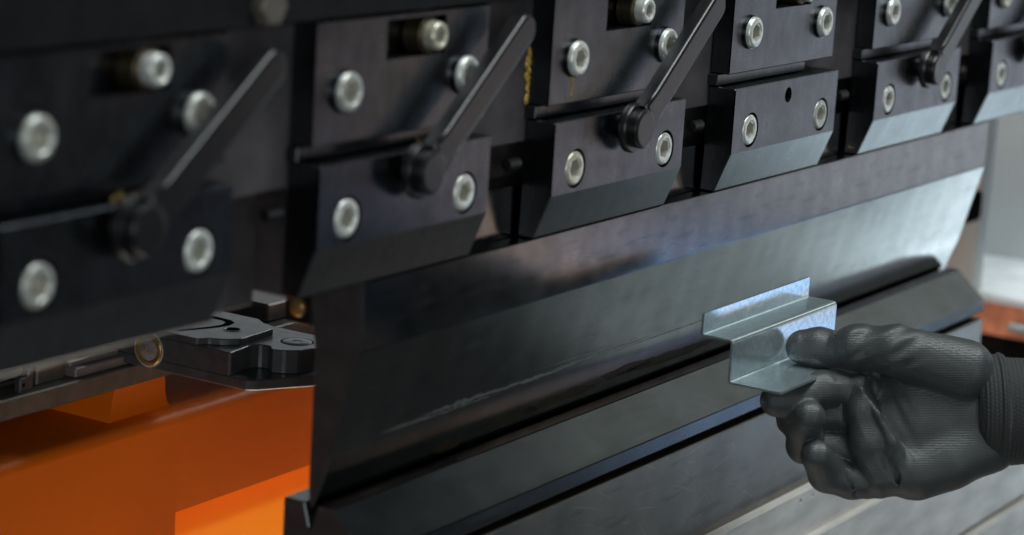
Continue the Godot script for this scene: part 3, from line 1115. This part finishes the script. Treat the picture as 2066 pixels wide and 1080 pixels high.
func person() -> void:
	var t := thing("person", "right hand in a black coated work glove pinching the metal bracket", "person")
	t.transform = Transform3D(Basis(RIGHT, UP, BACK).orthonormalized(), Vector3(550.13, -133.75, 123.22) * MM)
#BEGIN
	# chains: [softness, joints as x, y, z, radius] in the hand's own axes
	var chains := [
		[9.0, [[-10.6, 9.8, -14.0, 11.0], [18.1, 14.3, -8.0, 16.0], [51.9, 12.2, -8.0, 18.0]]],  # palm_a
		[9.0, [[-16.7, -2.6, -8.0, 12.0], [17.8, -0.3, -6.0, 15.0], [52.6, 1.8, -6.0, 17.0]]],  # palm_b
		[9.0, [[-16.2, -19.2, -4.0, 12.0], [17.5, -12.9, -4.0, 15.0], [52.6, -8.8, -6.0, 17.0]]],  # palm_c
		[8.0, [[-4.5, -34.0, 2.0, 11.0], [12.5, -33.0, 4.0, 13.5], [28.9, -27.6, 3.0, 14.0], [53.3, -18.1, -4.0, 16.0]]],  # palm_d
		[3.0, [[-18.2, 14.5, 6.0, 6.0], [-17.6, 0.4, 7.0, 8.5], [-14.3, -16.2, 8.0, 10.0], [-8.5, -35.4, 4.0, 10.5]]],  # pad
		[2.5, [[-17.4, 13.2, 12.0, 3.0], [-9.3, -0.2, 15.0, 3.8], [-2.5, -15.8, 15.0, 4.6], [4.1, -31.7, 11.0, 5.4]]],  # fold
		[2.0, [[-13.9, 11.8, -6.0, 11.0], [-38.3, 12.3, 4.0, 10.0], [-56.8, 6.8, 10.0, 9.5], [-64.8, 6.4, 12.0, 8.8]]],  # index
		[2.0, [[-17.6, -1.2, -2.0, 10.5], [-36.1, -1.5, -5.0, 9.4], [-53.6, -4.2, 0.0, 9.5], [-55.9, 4.3, 2.0, 9.0]]],  # middle
		[2.0, [[-17.6, -19.6, -2.0, 10.0], [-34.0, -20.3, -5.0, 8.8], [-47.3, -18.7, -4.0, 10.2], [-49.7, -5.6, 12.0, 9.9], [-47.6, -1.9, 18.0, 8.9]]],  # ring
		[2.0, [[-6.3, -37.8, 0.0, 10.0], [-22.8, -38.2, 2.0, 9.6], [-36.5, -33.9, 6.0, 10.0], [-43.5, -22.9, 17.0, 8.6]]],  # pinky
		[3.0, [[37.8, 22.2, 3.0, 17.5], [0.7, 33.4, 9.0, 13.6], [-20.2, 34.9, 2.0, 12.3], [-29.7, 32.6, -6.0, 10.2], [-38.7, 34.5, -10.0, 10.8], [-47.4, 34.6, -12.0, 9.6]]],  # thumb
	]
	var cuts := [
		[3.0, [[-30.4, 20.3, 12.0, 2.5], [-21.9, 19.3, 14.0, 4.0], [-11.0, 19.7, 18.0, 5.5], [-3.9, 26.2, 26.0, 3.0], [3.4, 37.0, 25.0, 1.4]]],  # hollow under the thumb
		[4.0, [[-9.8, 13.2, 13.0, 7.0], [0.5, -1.1, 17.0, 6.5], [8.0, -16.5, 19.0, 5.0]]],  # palm hollow
		[1.6, [[-12.8, -4.1, 19.5, 1.2], [-7.0, -19.6, 19.0, 1.5], [-0.3, -34.4, 15.5, 1.6], [6.3, -45.0, 7.0, 1.2]]],  # palm crease
		[1.5, [[-29.2, 44.2, -6.0, 1.2], [-30.8, 40.0, 3.0, 1.0]]],  # thumb notch
		[1.0, [[-26.4, -29.4, 13.0, 0.7], [-24.8, -36.7, 13.0, 0.8], [-21.0, -46.0, 8.0, 0.7]]],  # pinky crease
		[1.0, [[-28.9, 7.7, 6.0, 0.8], [-27.9, -10.1, 6.0, 0.8]]],  # middle crease
	]
	# cuff rings: x, centre y, centre z, half height, half depth
	var cuff := [
		[44.8, 4.0, -4.0, 26.0, 20.0],
		[48.5, 1.4, -4.0, 29.3, 22.5],
		[51.2, 1.0, -4.0, 30.2, 23.0],
		[53.8, 0.6, -4.0, 30.5, 23.3],
		[56.4, 0.3, -4.0, 30.6, 23.4],
		[57.5, 0.1, -4.0, 31.5, 24.0],
		[59.1, -0.0, -4.0, 31.8, 24.3],
		[60.6, -0.1, -4.0, 31.4, 24.0],
		[61.7, -0.2, -4.0, 29.8, 23.0],
		[72.2, -0.3, -4.0, 29.0, 23.0],
		[88.0, -0.8, -4.0, 30.0, 24.0],
		[114.3, -1.1, -4.0, 32.0, 26.0],
	]
#END
	var fn := FastNoiseLite.new()
	fn.seed = 7
	fn.frequency = 0.04
	var fm := FastNoiseLite.new()
	fm.seed = 8
	fm.frequency = 0.16
	var wr := func(p: Vector3) -> float:
		var d := fn.get_noise_3d(p.x, p.y, p.z) * 0.35
		# slanting creases across the thumb's root
		var u := p.x * 0.45 - p.y * 0.89
		var on := smoothstep(-30.0, -20.0, p.x) * (1.0 - smoothstep(4.0, 20.0, p.x)) * smoothstep(20.0, 27.0, p.y) * smoothstep(-4.0, 4.0, p.z)
		d += on * 0.42 * sin(u * 0.8 + 1.6 * fn.get_noise_3d(p.x * 0.5, p.y * 0.5, 5.0))
		# soft creases down the flexed palm
		var v := p.x * 0.89 + p.y * 0.46
		var op := smoothstep(-24.0, -16.0, p.x) * (1.0 - smoothstep(2.0, 16.0, p.x)) * (1.0 - smoothstep(6.0, 16.0, p.y))
		d += op * 0.15 * sin(v * 0.95 + 1.5 * fm.get_noise_3d(p.x * 0.3, p.y * 0.3, 0.0))
		return d
	var cell := 1.0
	var lo := Vector3(-80, -56, -38)
	var mb := sdf_mesh(chains, cuts, lo, cell, Vector3i(158, 120, 84), wr)
	part("glove", mb, "glove", t)
	# knitted cuff: an oval tube with a rolled hem, running out to the sleeve
	mb = MB.new()
	var rings := []
	for r in cuff:
		rings.append(r)
	var seg := 56
	for i in rings.size() - 1:
		for j in seg:
			var q := []
			for e in [[i, j], [i, j + 1], [i + 1, j + 1], [i + 1, j]]:
				var r: Array = rings[e[0]]
				var a: float = TAU * e[1] / seg
				var lift := 1.0 + 0.01 * sin(a * 9.0 + r[0])
				q.append([Vector3(r[0], r[1] + cos(a) * r[3] * lift, r[2] + sin(a) * r[4] * lift), Vector3(0, cos(a) / r[3], sin(a) / r[4]).normalized()])
			var sl: float = (rings[i + 1][3] - rings[i][3]) / maxf(rings[i + 1][0] - rings[i][0], 0.1)
			for e in q:
				e[1] = (e[1] + Vector3(-sl, 0, 0)).normalized()
			mb.tri(q[0][0], q[1][0], q[2][0], q[0][1], q[1][1], q[2][1])
			mb.tri(q[0][0], q[2][0], q[3][0], q[0][1], q[2][1], q[3][1])
	part("knit_cuff", mb, "cuff_knit", t)
	mb = MB.new()
	lathe(mb, [Vector2(31, 108), Vector2(35, 109), Vector2(37, 112), Vector2(40, 200), Vector2(44, 340), Vector2(0, 341)], 40, Transform3D(Basis(Vector3(0, 0, 1), Vector3(0, 1, 0), Vector3(1, 0, 0)), Vector3(0, -1, -6)))
	part("sleeve", mb, "sleeve_cloth", t)


func _ready() -> void:
	camera_and_light()
	materials()
	ram()
	tools()
	orange_bed()
	right_side()
	back_gauge()
	clamps()
	bracket()
	person()
